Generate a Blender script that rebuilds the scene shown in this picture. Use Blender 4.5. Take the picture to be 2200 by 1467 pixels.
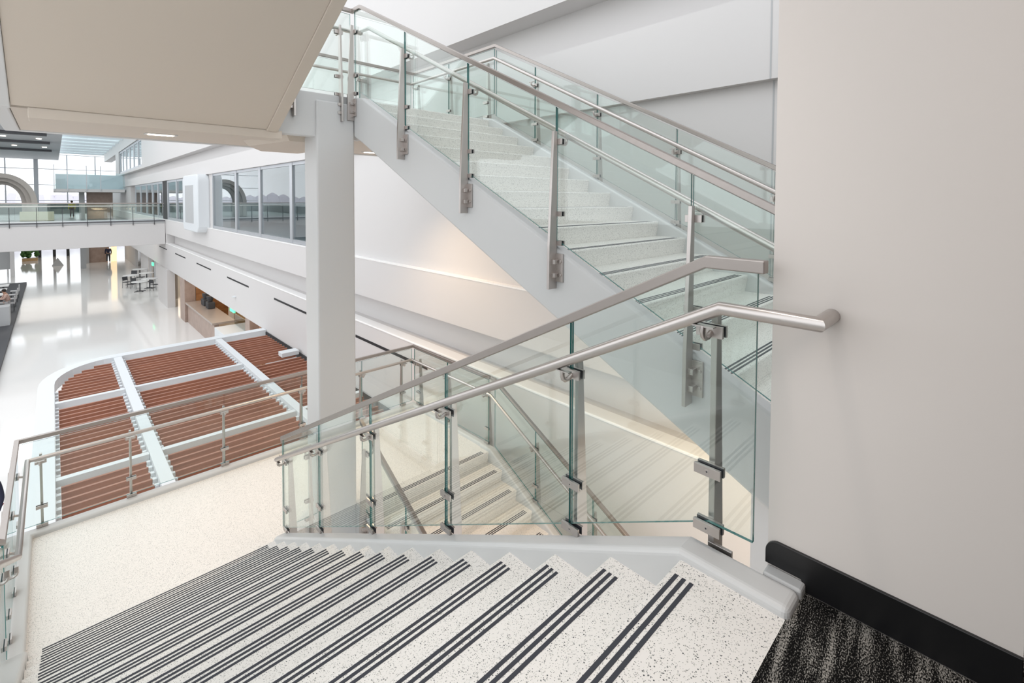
import bpy, bmesh, math, random
from mathutils import Vector, Matrix
random.seed(7)
sc = bpy.context.scene
for o in list(bpy.data.objects):
    bpy.data.objects.remove(o)

# ---------------------------------------------------------------- camera
EYE = 1.29
YAW, PITCH, ROLL = 0.76413, -0.03142, 0.0036
FPX, CYPX = 1028.776, 460.311
cam_d = bpy.data.cameras.new('camera')
cam = bpy.data.objects.new('camera', cam_d)
sc.collection.objects.link(cam)
cam_d.sensor_fit = 'HORIZONTAL'
cam_d.sensor_width = 36.0
cam_d.lens = FPX * 36.0 / 2200.0
cam_d.shift_y = -(1467 / 2.0 - CYPX) / 2200.0
cam_d.clip_start = 0.05
cam_d.clip_end = 600
sy, cy_ = math.sin(YAW), math.cos(YAW)
fwd, right, up = Vector((sy, cy_, 0)), Vector((cy_, -sy, 0)), Vector((0, 0, 1))
fwd, up = fwd * math.cos(PITCH) + up * math.sin(PITCH), up * math.cos(PITCH) - fwd * math.sin(PITCH)
right, up = right * math.cos(ROLL) + up * math.sin(ROLL), up * math.cos(ROLL) - right * math.sin(ROLL)
m = Matrix.Identity(4)
for r_ in range(3):
    m[r_][0], m[r_][1], m[r_][2] = right[r_], up[r_], -fwd[r_]
m.translation = Vector((0, 0, EYE))
cam.matrix_world = m
sc.camera = cam

# ---------------------------------------------------------------- sky, exposure
w = bpy.data.worlds.new('overcast_sky')
sc.world = w
w.use_nodes = True
bg = w.node_tree.nodes['Background']
bg.inputs['Color'].default_value = (0.95, 0.975, 1.0, 1)
bg.inputs['Strength'].default_value = 1.7
sc.view_settings.view_transform = 'Standard'
sc.view_settings.look = 'None'
sc.view_settings.gamma = 1
sc.view_settings.use_curve_mapping = False
sc.view_settings.exposure = 0.16
try:
    sc.cycles.transparent_max_bounces = 32
    sc.cycles.caustics_reflective = False
    sc.cycles.caustics_refractive = False
    sc.cycles.sample_clamp_indirect = 6
except Exception:
    pass


def lamp(name, kind, loc, energy, color, size=0.3, size_y=None, target=None, spot=1.4):
    d = bpy.data.lights.new(name, kind)
    d.energy = energy
    d.color = color
    if kind == 'AREA':
        d.size = size
        if size_y:
            d.shape = 'RECTANGLE'
            d.size_y = size_y
    elif kind == 'SPOT':
        d.spot_size = spot
        d.spot_blend = 0.8
        d.shadow_soft_size = size
    else:
        d.shadow_soft_size = size
    o = bpy.data.objects.new(name, d)
    sc.collection.objects.link(o)
    o.location = loc
    if target is not None:
        v = Vector(target) - Vector(loc)
        o.rotation_euler = v.to_track_quat('-Z', 'Y').to_euler()
    return o


WARM = (1.0, 0.72, 0.46)
# warm lamps under our floor and stair and in the cafe, plus added fills
lamp('warm_lamp_under_flight', 'AREA', (3.85, 1.65, -0.02), 42, WARM, 1.2, 0.7, (4.1, 2.0, -5))  # unseen lamp hung under the climbing flight to warm the wall
lamp('downlight_below_landing', 'AREA', (3.4, -1.2, -0.62), 105, WARM, 1.8, 1.2, (3.4, -1.2, -5))
lamp('downlight_under_lower_stair', 'AREA', (3.6, 7.9, -2.95), 40, WARM, 1.6, 0.6, (4.4, 6.0, -5))
lamp('downlight_cafe', 'AREA', (6.6, 26.0, -3.25), 95, (1.0, 0.80, 0.58), 2.5, 16, (6.6, 26.0, -9))
lamp('downlight_cafe_far', 'AREA', (7.6, 45.0, -3.25), 110, (1.0, 0.84, 0.66), 1.6, 14, (7.6, 45.0, -9))
lamp('cove_fill', 'AREA', (5.44, 41.0, -0.965), 300, (1.0, 0.84, 0.70), 0.08, 84.0, (5.40, 41.0, -3))  # added warm strip hidden in the recess, brightens it and the fascia top
lamp('far_hall_ceiling_lamps', 'AREA', (-1.6, 50.5, 5.9), 380, (1.0, 0.97, 0.94), 3.0, 8.0, (-1.6, 50.5, 0))
lamp('under_gallery_fill', 'AREA', (1.0, 68.0, -1.12), 260, (1.0, 0.93, 0.86), 8.0, 14.0, (1.0, 68.0, -6))  # added fill with no fitting of its own, brightens the far ground floor
lamp('corridor_ceiling_lamp', 'AREA', (0.3, -1.2, 2.8), 13, (1.0, 0.86, 0.76), 1.2, 1.2, (0.3, -1.2, 0))


lamp('soffit_downlight', 'SPOT', (1.2, 0.95, 4.2), 135, (1.0, 0.90, 0.82), 0.10, target=(1.2, 0.85, 0), spot=0.66)


# ---------------------------------------------------------------- materials
def mat(name, color, rough=0.5, metal=0.0, spec=0.5, coat=0.0, emit=None, emit_strength=0.0):
    mt = bpy.data.materials.new(name)
    mt.use_nodes = True
    b = mt.node_tree.nodes['Principled BSDF']
    b.inputs['Base Color'].default_value = (*color, 1)
    b.inputs['Roughness'].default_value = rough
    b.inputs['Metallic'].default_value = metal
    b.inputs['Specular IOR Level'].default_value = spec
    b.inputs['Coat Weight'].default_value = coat
    if emit:
        b.inputs['Emission Color'].default_value = (*emit, 1)
        b.inputs['Emission Strength'].default_value = emit_strength
    return mt


def nodes(mt):
    nt = mt.node_tree
    return nt, nt.nodes, nt.links, nt.nodes['Principled BSDF']


def paint(name, color, rough=0.55, bump=0.02):
    mt = mat(name, color, rough, spec=0.35)
    nt, N, L, b = nodes(mt)
    tc = N.new('ShaderNodeTexCoord')
    no = N.new('ShaderNodeTexNoise')
    no.inputs['Scale'].default_value = 60
    bp = N.new('ShaderNodeBump')
    bp.inputs['Strength'].default_value = bump
    bp.inputs['Distance'].default_value = 0.002
    L.new(tc.outputs['Object'], no.inputs['Vector'])
    L.new(no.outputs['Fac'], bp.inputs['Height'])
    L.new(bp.outputs['Normal'], b.inputs['Normal'])
    return mt


def glass(name, tint, edge=False, refl=1.0):
    mt = bpy.data.materials.new(name)
    mt.use_nodes = True
    N, L = mt.node_tree.nodes, mt.node_tree.links
    N.clear()
    out = N.new('ShaderNodeOutputMaterial')
    tr = N.new('ShaderNodeBsdfTransparent')
    tr.inputs['Color'].default_value = (*tint, 1)
    gl = N.new('ShaderNodeBsdfGlossy')
    gl.inputs['Roughness'].default_value = 0.0
    gl.inputs['Color'].default_value = (refl, refl, refl, 1)
    fr = N.new('ShaderNodeFresnel')
    geo = N.new('ShaderNodeNewGeometry')
    io = N.new('ShaderNodeMix')          # same reflectance on both faces of the pane
    io.data_type = 'FLOAT'
    io.inputs['A'].default_value = 1.5
    io.inputs['B'].default_value = 1 / 1.5
    L.new(geo.outputs['Backfacing'], io.inputs['Factor'])
    L.new(io.outputs['Result'], fr.inputs['IOR'])
    mx = N.new('ShaderNodeMixShader')
    L.new(fr.outputs['Fac'], mx.inputs['Fac'])
    L.new(tr.outputs['BSDF'], mx.inputs[1])
    L.new(gl.outputs['BSDF'], mx.inputs[2])
    L.new(mx.outputs['Shader'], out.inputs['Surface'])
    return mt


def terrazzo(name, base, rough=0.35):
    mt = mat(name, base, rough, spec=0.4)
    nt, N, L, b = nodes(mt)
    tc = N.new('ShaderNodeTexCoord')
    col = None
    prev = None
    for i, (scale, thr, keep) in enumerate(((115.0, 0.28, 0.58), (240.0, 0.34, 0.60))):
        vo = N.new('ShaderNodeTexVoronoi')
        vo.inputs['Scale'].default_value = scale
        L.new(tc.outputs['Object'], vo.inputs['Vector'])
        sep = N.new('ShaderNodeSeparateColor')
        L.new(vo.outputs['Color'], sep.inputs['Color'])
        lt = N.new('ShaderNodeMath'); lt.operation = 'LESS_THAN'
        L.new(vo.outputs['Distance'], lt.inputs[0]); lt.inputs[1].default_value = thr
        gt = N.new('ShaderNodeMath'); gt.operation = 'GREATER_THAN'
        L.new(sep.outputs['Red'], gt.inputs[0]); gt.inputs[1].default_value = keep
        mu = N.new('ShaderNodeMath'); mu.operation = 'MULTIPLY'
        L.new(lt.outputs[0], mu.inputs[0]); L.new(gt.outputs[0], mu.inputs[1])
        ra = N.new('ShaderNodeValToRGB')
        e = ra.color_ramp.elements
        e[0].position = 0.0; e[0].color = (0.05, 0.055, 0.06, 1)
        e[1].position = 1.0; e[1].color = (0.62, 0.60, 0.55, 1)
        x = e.new(0.45); x.color = (0.22, 0.23, 0.22, 1)
        L.new(sep.outputs['Green'], ra.inputs['Fac'])
        mx = N.new('ShaderNodeMix'); mx.data_type = 'RGBA'
        L.new(mu.outputs[0], mx.inputs['Factor'])
        if prev is None:
            mx.inputs['A'].default_value = (*base, 1)
        else:
            L.new(prev, mx.inputs['A'])
        L.new(ra.outputs['Color'], mx.inputs['B'])
        prev = mx.outputs['Result']
    L.new(prev, b.inputs['Base Color'])
    return mt


def brushed(name, color, rough=0.32):
    mt = mat(name, color, rough, metal=1.0)
    nt, N, L, b = nodes(mt)
    tc = N.new('ShaderNodeTexCoord')
    no = N.new('ShaderNodeTexNoise')
    no.inputs['Scale'].default_value = 35
    no.inputs['Detail'].default_value = 4
    mr = N.new('ShaderNodeMapRange')
    mr.inputs['To Min'].default_value = rough - 0.06
    mr.inputs['To Max'].default_value = rough + 0.08
    L.new(tc.outputs['Object'], no.inputs['Vector'])
    L.new(no.outputs['Fac'], mr.inputs['Value'])
    L.new(mr.outputs['Result'], b.inputs['Roughness'])
    return mt


def wood(name, c1, c2, scale=(2, 30, 30), rough=0.45):
    mt = mat(name, c1, rough)
    nt, N, L, b = nodes(mt)
    tc = N.new('ShaderNodeTexCoord')
    mp = N.new('ShaderNodeMapping')
    mp.inputs['Scale'].default_value = scale
    no = N.new('ShaderNodeTexNoise')
    no.inputs['Scale'].default_value = 1.0
    no.inputs['Detail'].default_value = 5
    ra = N.new('ShaderNodeValToRGB')
    ra.color_ramp.elements[0].position = 0.3
    ra.color_ramp.elements[0].color = (*c1, 1)
    ra.color_ramp.elements[1].position = 0.7
    ra.color_ramp.elements[1].color = (*c2, 1)
    L.new(tc.outputs['Object'], mp.inputs['Vector'])
    L.new(mp.outputs['Vector'], no.inputs['Vector'])
    L.new(no.outputs['Fac'], ra.inputs['Fac'])
    L.new(ra.outputs['Color'], b.inputs['Base Color'])
    return mt


def carpet_mat(name):
    mt = mat(name, (0.02, 0.02, 0.02), 0.95, spec=0.1)
    nt, N, L, b = nodes(mt)
    tc = N.new('ShaderNodeTexCoord')
    mp = N.new('ShaderNodeMapping')
    mp.inputs['Rotation'].default_value = (0, 0, math.radians(-8))
    L.new(tc.outputs['Object'], mp.inputs['Vector'])
    # streak field, long in one direction
    m1 = N.new('ShaderNodeMapping'); m1.inputs['Scale'].default_value = (3.0, 26.0, 1)
    L.new(mp.outputs['Vector'], m1.inputs['Vector'])
    n1 = N.new('ShaderNodeTexNoise'); n1.inputs['Scale'].default_value = 1.0; n1.inputs['Detail'].default_value = 3
    L.new(m1.outputs['Vector'], n1.inputs['Vector'])
    # yarn speckle
    m2 = N.new('ShaderNodeMapping'); m2.inputs['Scale'].default_value = (150, 330, 1)
    L.new(mp.outputs['Vector'], m2.inputs['Vector'])
    n2 = N.new('ShaderNodeTexNoise'); n2.inputs['Scale'].default_value = 1.0; n2.inputs['Detail'].default_value = 1
    L.new(m2.outputs['Vector'], n2.inputs['Vector'])
    s1 = N.new('ShaderNodeMapRange'); s1.inputs['From Min'].default_value = 0.44; s1.inputs['From Max'].default_value = 0.66
    L.new(n1.outputs['Fac'], s1.inputs['Value'])
    add = N.new('ShaderNodeMath'); add.operation = 'MULTIPLY_ADD'
    L.new(s1.outputs['Result'], add.inputs[0]); add.inputs[1].default_value = 0.20
    L.new(n2.outputs['Fac'], add.inputs[2])
    ra = N.new('ShaderNodeValToRGB')
    e = ra.color_ramp.elements
    e[0].position = 0.56; e[0].color = (0.004, 0.004, 0.004, 1)
    e[1].position = 0.78; e[1].color = (0.34, 0.325, 0.30, 1)
    L.new(add.outputs[0], ra.inputs['Fac'])
    L.new(ra.outputs['Color'], b.inputs['Base Color'])
    bp = N.new('ShaderNodeBump'); bp.inputs['Strength'].default_value = 0.5; bp.inputs['Distance'].default_value = 0.003
    L.new(n2.outputs['Fac'], bp.inputs['Height'])
    L.new(bp.outputs['Normal'], b.inputs['Normal'])
    return mt


M = {}
M['white'] = paint('white_wall_paint', (0.62, 0.605, 0.60))
M['wallr'] = paint('partition_wall_paint', (0.71, 0.665, 0.63), 0.5, 0.04)
M['skylit'] = paint('skylit_edge_white', (0.86, 0.855, 0.85), 0.3, 0.0)  # whiter than the wall: sky light on the ledges painted into the colour
M['soffit'] = paint('soffit_paint', (0.54, 0.48, 0.415))
M['steelwhite'] = paint('white_steel_paint', (0.56, 0.565, 0.565), 0.35, 0.0)
M['terrazzo'] = terrazzo('speckled_terrazzo', (0.78, 0.755, 0.725))
M['floor'] = mat('polished_terrazzo_floor', (0.80, 0.79, 0.775), 0.07, spec=0.7)
M['grip'] = mat('charcoal_grip', (0.035, 0.038, 0.05), 0.75)
M['steel'] = brushed('brushed_stainless', (0.52, 0.485, 0.465), 0.33)
M['steel_dark'] = brushed('brushed_stainless_cap', (0.37, 0.335, 0.315), 0.36)
M['gasket'] = mat('rubber_gasket', (0.02, 0.022, 0.03), 0.6)
M['glass'] = glass('green_tint_glass', (0.945, 0.978, 0.966))
M['glass_edge'] = mat('glass_cut_edge', (0.03, 0.20, 0.19), 0.15, spec=0.8)
M['carpet'] = carpet_mat('black_grey_carpet')
M['black'] = mat('black_rubber_base', (0.008, 0.008, 0.009), 0.32)
M['slat'] = wood('red_brown_slat', (0.26, 0.105, 0.066), (0.37, 0.155, 0.095), (1, 20, 20), 0.45)
M['canopy'] = paint('white_canopy_steel', (0.66, 0.69, 0.715), 0.4, 0.0)
M['brown'] = wood('grey_brown_stone', (0.32, 0.23, 0.19), (0.40, 0.30, 0.25), (3, 3, 3), 0.4)
M['wood'] = wood('walnut_panel', (0.22, 0.09, 0.03), (0.42, 0.20, 0.08), (1.5, 1.5, 6), 0.4)
M['woodlight'] = wood('oak_panel', (0.50, 0.33, 0.16), (0.62, 0.43, 0.24), (2, 2, 8), 0.4)
M['counter'] = mat('taupe_counter', (0.36, 0.30, 0.26), 0.25)
M['dark'] = mat('dark_grey', (0.05, 0.052, 0.058), 0.6)
M['darkslot'] = mat('black_slot', (0.012, 0.012, 0.014), 0.6)
M['grey'] = mat('mid_grey', (0.42, 0.43, 0.44), 0.5)
M['teal'] = mat('grey_green_floor', (0.13, 0.17, 0.17), 0.35)
M['ceil'] = mat('grey_ceiling', (0.62, 0.63, 0.65), 0.6)
M['ceildark'] = mat('ceiling_baffle', (0.10, 0.10, 0.11), 0.7)
M['alu'] = mat('aluminium_frame', (0.50, 0.52, 0.55), 0.35, metal=0.6)
M['winglass'] = glass('window_glass', (0.80, 0.86, 0.88))
M['clearglass'] = glass('clear_facade_glass', (0.985, 0.99, 0.995))
M['skyglass'] = glass('skylight_glass', (0.90, 0.965, 0.975))
M['lampglow'] = mat('lamp_glow', (1, 1, 1), 0.5, emit=(1.0, 0.88, 0.70), emit_strength=7)
M['exit'] = mat('green_exit_glow', (0.1, 0.6, 0.3), 0.5, emit=(0.10, 0.85, 0.38), emit_strength=1.3)
M['skin'] = mat('skin', (0.55, 0.32, 0.22), 0.55)
M['hair'] = mat('dark_hair', (0.02, 0.014, 0.012), 0.6)
M['navy'] = mat('navy_cloth', (0.02, 0.022, 0.05), 0.8)
M['crimson'] = mat('crimson_cloth', (0.30, 0.03, 0.05), 0.8)
M['pink'] = mat('pale_pink_cloth', (0.62, 0.44, 0.38), 0.8)
M['greycloth'] = mat('grey_cloth', (0.45, 0.45, 0.46), 0.8)
M['hivis'] = mat('yellow_hi_vis_cloth', (0.72, 0.66, 0.03), 0.7)
M['tabletop'] = mat('white_tabletop', (0.80, 0.80, 0.80), 0.25)
M['leaf'] = mat('leaf_green', (0.06, 0.16, 0.04), 0.6)
M['cream'] = mat('cream_panel', (0.62, 0.58, 0.44), 0.5)
M['arch'] = paint('grey_arch_paint', (0.46, 0.43, 0.40), 0.5)
M['hill'] = mat('hazy_trees', (0.62, 0.60, 0.66), 0.9)
M['pave'] = mat('pale_paving', (0.70, 0.70, 0.69), 0.8)
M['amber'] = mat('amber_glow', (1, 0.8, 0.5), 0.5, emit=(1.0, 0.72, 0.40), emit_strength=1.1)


# ---------------------------------------------------------------- geometry helpers
class MB:
    def __init__(s):
        s.v = []; s.f = []; s.mi = []

    def add(s, verts, faces, mi=0):
        n = len(s.v)
        s.v += [tuple(v) for v in verts]
        s.f += [tuple(i + n for i in f) for f in faces]
        s.mi += [mi] * len(faces)
        return s

    def box(s, x0, x1, y0, y1, z0, z1, mi=0):
        vs = [(x, y, z) for x in (x0, x1) for y in (y0, y1) for z in (z0, z1)]
        return s.add(vs, [(0, 1, 3, 2), (4, 6, 7, 5), (0, 4, 5, 1), (2, 3, 7, 6), (0, 2, 6, 4), (1, 5, 7, 3)], mi)

    def prism(s, poly, a0, a1, f, mi=0, mi_side=None):
        """poly: 2-D outline, f(u, v, a) -> xyz, extruded from a0 to a1"""
        n = len(poly)
        vs = [f(u, v, a0) for u, v in poly] + [f(u, v, a1) for u, v in poly]
        s.add(vs, [tuple(range(n))[::-1], tuple(range(n, 2 * n))], mi)
        k = len(s.v) - 2 * n
        for i in range(n):
            j = (i + 1) % n
            s.f.append((k + i, k + j, k + n + j, k + n + i))
            s.mi.append(mi if mi_side is None else mi_side)
        return s

    def px(s, poly, x0, x1, mi=0, mi_side=None):
        return s.prism(poly, x0, x1, lambda u, v, a: (a, u, v), mi, mi_side)

    def py(s, poly, y0, y1, mi=0, mi_side=None):
        return s.prism(poly, y0, y1, lambda u, v, a: (u, a, v), mi, mi_side)

    def pz(s, poly, z0, z1, mi=0, mi_side=None):
        return s.prism(poly, z0, z1, lambda u, v, a: (u, v, a), mi, mi_side)

    def tube(s, pts, r, seg=16, mi=0, cap=True):
        pts = [Vector(p) for p in pts]
        n = len(pts)
        ds = [(pts[i + 1] - pts[i]).normalized() for i in range(n - 1)]
        d = ds[0]
        a = Vector((0, 0, 1)) if abs(d.z) < 0.9 else Vector((1, 0, 0))
        u = d.cross(a).normalized(); vv = d.cross(u).normalized()
        ring = [pts[0] + (u * math.cos(t) + vv * math.sin(t)) * r for t in [2 * math.pi * k / seg for k in range(seg)]]
        rings = [ring]
        for i in range(1, n):
            d = ds[i - 1]
            nrm = d if i == n - 1 else (ds[i - 1] + ds[i]).normalized()
            new = []
            for p in rings[-1]:
                t = (pts[i] - p).dot(nrm) / d.dot(nrm)
                new.append(p + d * t)
            rings.append(new)
        k = len(s.v)
        for rg in rings:
            s.v += [tuple(p) for p in rg]
        for i in range(n - 1):
            for j in range(seg):
                j2 = (j + 1) % seg
                s.f.append((k + i * seg + j, k + i * seg + j2, k + (i + 1) * seg + j2, k + (i + 1) * seg + j)); s.mi.append(mi)
        if cap:
            s.f.append(tuple(k + j for j in range(seg))[::-1]); s.mi.append(mi)
            s.f.append(tuple(k + (n - 1) * seg + j for j in range(seg))); s.mi.append(mi)
        return s

    def sweep(s, pts, wd, ht, mi=0):
        """rectangular bar, vertical sides, mitred in plan"""
        pts = [Vector(p) for p in pts]
        n = len(pts)
        k = len(s.v)
        dirs = []
        for i in range(n - 1):
            d = pts[i + 1] - pts[i]; d.z = 0
            dirs.append(d.normalized())
        for i in range(n):
            a = dirs[max(i - 1, 0)]; b = dirs[min(i, n - 2)]
            t = (a + b).normalized()
            side = Vector((t.y, -t.x, 0)) / max(0.3, t.dot(a))
            for sx, sz in ((-1, -1), (1, -1), (1, 1), (-1, 1)):
                s.v.append(tuple(pts[i] + side * (sx * wd / 2) + Vector((0, 0, sz * ht / 2))))
        for i in range(n - 1):
            for j in range(4):
                j2 = (j + 1) % 4
                s.f.append((k + 4 * i + j, k + 4 * i + j2, k + 4 * i + 4 + j2, k + 4 * i + 4 + j)); s.mi.append(mi)
        s.f.append((k + 3, k + 2, k + 1, k)); s.mi.append(mi)
        e = k + 4 * (n - 1)
        s.f.append((e, e + 1, e + 2, e + 3)); s.mi.append(mi)
        return s

    def lathe(s, prof, c, seg=24, mi=0):
        k = len(s.v)
        for r, z in prof:
            for j in range(seg):
                a = 2 * math.pi * j / seg
                s.v.append((c[0] + r * math.cos(a), c[1] + r * math.sin(a), c[2] + z))
        for i in range(len(prof) - 1):
            for j in range(seg):
                j2 = (j + 1) % seg
                s.f.append((k + i * seg + j, k + i * seg + j2, k + (i + 1) * seg + j2, k + (i + 1) * seg + j)); s.mi.append(mi)
        s.f.append(tuple(k + j for j in range(seg))[::-1]); s.mi.append(mi)
        e = k + (len(prof) - 1) * seg
        s.f.append(tuple(e + j for j in range(seg))); s.mi.append(mi)
        return s

    def ball(s, c, rx, ry, rz, mi=0, seg=14, rings=8):
        prof = []
        k = len(s.v)
        for i in range(rings + 1):
            ph = math.pi * (i / rings) - math.pi / 2
            ph = max(-1.5, min(1.5, ph))
            for j in range(seg):
                a = 2 * math.pi * j / seg
                s.v.append((c[0] + rx * math.cos(ph) * math.cos(a), c[1] + ry * math.cos(ph) * math.sin(a), c[2] + rz * math.sin(ph)))
        for i in range(rings):
            for j in range(seg):
                j2 = (j + 1) % seg
                s.f.append((k + i * seg + j, k + i * seg + j2, k + (i + 1) * seg + j2, k + (i + 1) * seg + j)); s.mi.append(mi)
        s.f.append(tuple(k + j for j in range(seg))[::-1]); s.mi.append(mi)
        e = k + rings * seg
        s.f.append(tuple(e + j for j in range(seg))); s.mi.append(mi)
        return s


def origin_of(o):
    v = Vector((0, 0, 0))
    while o is not None:
        v += o.location
        o = o.parent
    return v


def obj(name, mb, mats, parent=None, bevel=0.0, smooth=False, seg=2):
    off = origin_of(parent) if parent else Vector((0, 0, 0))
    me = bpy.data.meshes.new(name)
    me.from_pydata([tuple(Vector(v) - off) for v in mb.v], [], mb.f)
    if not isinstance(mats, (list, tuple)):
        mats = [mats]
    for mt in mats:
        me.materials.append(mt)
    for p, k in zip(me.polygons, mb.mi):
        p.material_index = min(k, len(mats) - 1)
    bm = bmesh.new(); bm.from_mesh(me)
    bmesh.ops.recalc_face_normals(bm, faces=bm.faces)
    bm.to_mesh(me); bm.free()
    me.update()
    o = bpy.data.objects.new(name, me)
    sc.collection.objects.link(o)
    if parent:
        o.parent = parent
    if smooth:
        for p in me.polygons:
            p.use_smooth = True
        es = o.modifiers.new('split', 'EDGE_SPLIT')
        es.split_angle = math.radians(40)
    if bevel:
        bv = o.modifiers.new('bevel', 'BEVEL')
        bv.width = bevel; bv.segments = seg; bv.limit_method = 'ANGLE'; bv.angle_limit = math.radians(30)
    return o


def tag(o, label=None, cat=None, group=None, kind=None):
    if label: o['label'] = label
    if cat: o['category'] = cat
    if group: o['group'] = group
    if kind: o['kind'] = kind
    return o


def thing(name, label, cat, loc, group=None):
    o = bpy.data.objects.new(name, None)
    o.empty_display_size = 0.1
    sc.collection.objects.link(o)
    o.location = loc
    return tag(o, label, cat, group)


def struct(name, mb, mats, label=None, parent=None, bevel=0.0, smooth=False):
    o = obj(name, mb, mats, parent, bevel, smooth)
    if parent is None:
        o['kind'] = 'structure'
        if label: o['label'] = label
    return o


def copy_tree(o, parent=None):
    c = o.copy()
    sc.collection.objects.link(c)
    if parent is not None:
        c.parent = parent
    for ch in list(o.children):
        copy_tree(ch, c)
    return c


# ---------------------------------------------------------------- key dimensions (metres, camera over the origin)
G, R = 0.2965, 0.152
Y0 = 0.796                        # top nosing of the flight going down
XL, XR = -0.352, 1.715             # outer faces of the near flight
UX0, UX1 = 2.58, 4.665             # outer faces of the far flights
ZL = -16 * R                      # lower landing
ZU = 16 * R                       # upper landing
ZG = -5.52                        # ground floor
XW = 5.10                         # face of the long white wall
YL0, YL1 = 5.27, 7.425             # landings


def z_near(y):                    # nosing line, near flight going down
    return -(y - Y0) * R / G


def z_up(y):                      # nosing line, far flight going up
    return 0.152 + (y - 0.75) * 0.507


def z_low(y):                     # nosing line, far flight going down from the lower landing
    return ZL + (y - 5.24) * R / G


# ================================================================= STRUCTURE
struct('floor', MB().box(-14, 9, -6, 92, ZG - 0.3, ZG), M['floor'],
       'polished white ground floor of the long hall')
struct('floor_carpet', MB().box(-0.33, 1.76, -5, 0.45, -0.45, 0.0).box(1.76, 5.1, -5, 0.55, -0.45, -0.02), M['carpet'],
       'black and grey streaked carpet at the head of the stairs')
struct('wall_right', MB().box(1.7726, 1.93, -0.05, 0.557, -0.45, 4.3), M['wallr'],
       'plain off-white partition wall carrying the end of the handrail')
struct('wall_right_return', MB().box(2.35, 2.5, -4.9, -0.1, -0.02, 2.9), M['brown'],
       'dark wall seen past the near end of the partition')
struct('wall_back', MB().box(-0.33, 2.5, -5.1, -4.95, -0.02, 2.9), M['white'], 'wall behind the carpeted landing')
struct('wall_daylight_block', MB().box(-0.5, -0.36, -5, -0.25, -0.3, 2.9), M['white'], 'unseen wall added on the open side of the carpeted landing to block daylight')  # added out of view to keep hall daylight off the partition
struct('ceiling_corridor', MB().box(-0.33, 2.5, -5, 0.2, 2.9, 3.05), M['white'], 'ceiling over the carpeted landing')

# baseboard with its rounded free end
bp_ = [(-0.05, 0.03), (-0.05, 0.122)]
for k in range(9):
    a = math.pi / 2 * k / 8
    bp_.append((0.52 + 0.042 * math.sin(a), 0.08 + 0.042 * math.cos(a)))
bp_ += [(0.562, 0.036), (0.452, 0.036), (0.44, 0.0), (-0.05, 0.0)]
bp_ = bp_[1:]
struct('baseboard_right', MB().px(bp_, 1.762, 1.7735), M['black'], 'black rubber baseboard with a rounded end', bevel=0.002)

# the long wall: upper panels, recesses, window zone, lower panel, cove, fascia
wl = MB()
wl.box(XW, 5.9, -2, 10.6, 4.0, 9.5)
wl.box(5.5, 5.9, -2, 10.6, 3.34, 4.0)
wl.box(XW, 5.9, -2, 10.6, 2.48, 3.34)
struct('wall_upper_near', wl, M['white'], 'upper white wall panels beside the flight going up')
wl = MB()
wl.box(XW, 5.9, 10.6, 43, 3.62, 9.5)
wl.box(5.5, 5.9, 10.6, 85, 3.02, 3.62)
wl.box(XW, 5.9, 10.6, 85, 2.38, 3.02)
struct('wall_upper_mid', wl, M['white'], 'upper white wall band above the row of office windows')
struct('wall_upper_far', MB().box(XW, 5.9, 43, 47.5, 3.62, 6.1).box(XW, 5.9, 47.5, 85, 3.62, 3.8).box(XW, 5.9, 65.5, 69, 3.8, 6.1).box(XW, 5.9, 43, 85, 6.1, 7.2),
       M['white'], 'far upper white wall around the second row of windows')
wl = MB()
wl.box(5.2, 5.9, -2, 13.0, -0.06, 2.48)
wl.box(5.2, 5.9, 24.9, 29.7, -0.06, 2.4)
wl.box(5.2, 5.9, 56.5, 85, -0.06, 2.4)
struct('wall_window_band', wl, M['white'], 'white wall between and beside the office windows')
struct('wall_lower_panel', MB().box(XW, 5.9, -2, 85, -0.94, -0.06), M['white'], 'white wall panel below the window sills')
struct('wall_cove', MB().box(5.5, 5.9, -2, 85, -1.6, -0.94), M['white'], 'shaded recess between wall panel and fascia')
fa = MB()
fa.box(XW, 5.55, -2, 85, -3.16, -1.56)
struct('trim_2', MB().box(5.092, 5.2, -2, 85, -0.085, -0.058), M['skylit'], 'thin ledge at the foot of the window band, sky light painted on as whiter colour')
struct('trim_3', MB().box(5.088, 5.34, -2, 85, -1.585, -1.545), M['skylit'], 'strip added along the top of the fascia, its lit edge painted bright white', bevel=0.012)
struct('wall_cove_end', MB().box(5.11, 5.49, 36.6, 40, -1.57, -0.93), M['white'], 'end of the shaded recess at the bridge')
struct('wall_fascia', fa, M['white'], 'white fascia over the cafe front with black slot vents', bevel=0.01)
struct('wall_lower_near', MB().box(XW, 5.4, -2, 17.4, ZG, -3.16), M['white'], 'white ground floor wall beside the lower stairs')
struct('wall_ground_pier', MB().box(5.0, 5.4, 36.0, 39.6, ZG, -3.16), M['white'], 'white wall pier beyond the cafe opening')
struct('wall_ground_far', MB().box(5.8, 6.0, 39.0, 47, ZG, -3.16).box(5.8, 6.0, 51.0, 56, ZG, -3.16).box(5.8, 6.0, 60, 70, ZG, -3.16), M['white'],
       'far ground floor wall with doorways behind the cafe tables')
struct('wall_back_rooms', MB().box(9, 9.2, -6, 92, ZG, 9.5), M['white'], 'rear wall inside the offices and cafe')
struct('floor_offices', MB().box(5.9, 9, 8, 88, -0.5, -0.06), M['grey'], 'grey floor of the offices behind the windows')
struct('ceiling_offices', MB().box(5.9, 9, 8, 88, 2.6, 2.8), M['white'], 'white ceiling of the offices behind the windows')
struct('ceiling_cafe', MB().box(5.55, 9, 12, 88, -3.16, -3.0), M['soffit'], 'cafe ceiling')
struct('trim_1', MB().box(5.097, 5.10, 1.66, 1.675, 2.48, 6.0).box(5.197, 5.2, 1.66, 1.675, -0.06, 2.48), M['grey'], 'vertical wall joint beside the partition')
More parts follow.
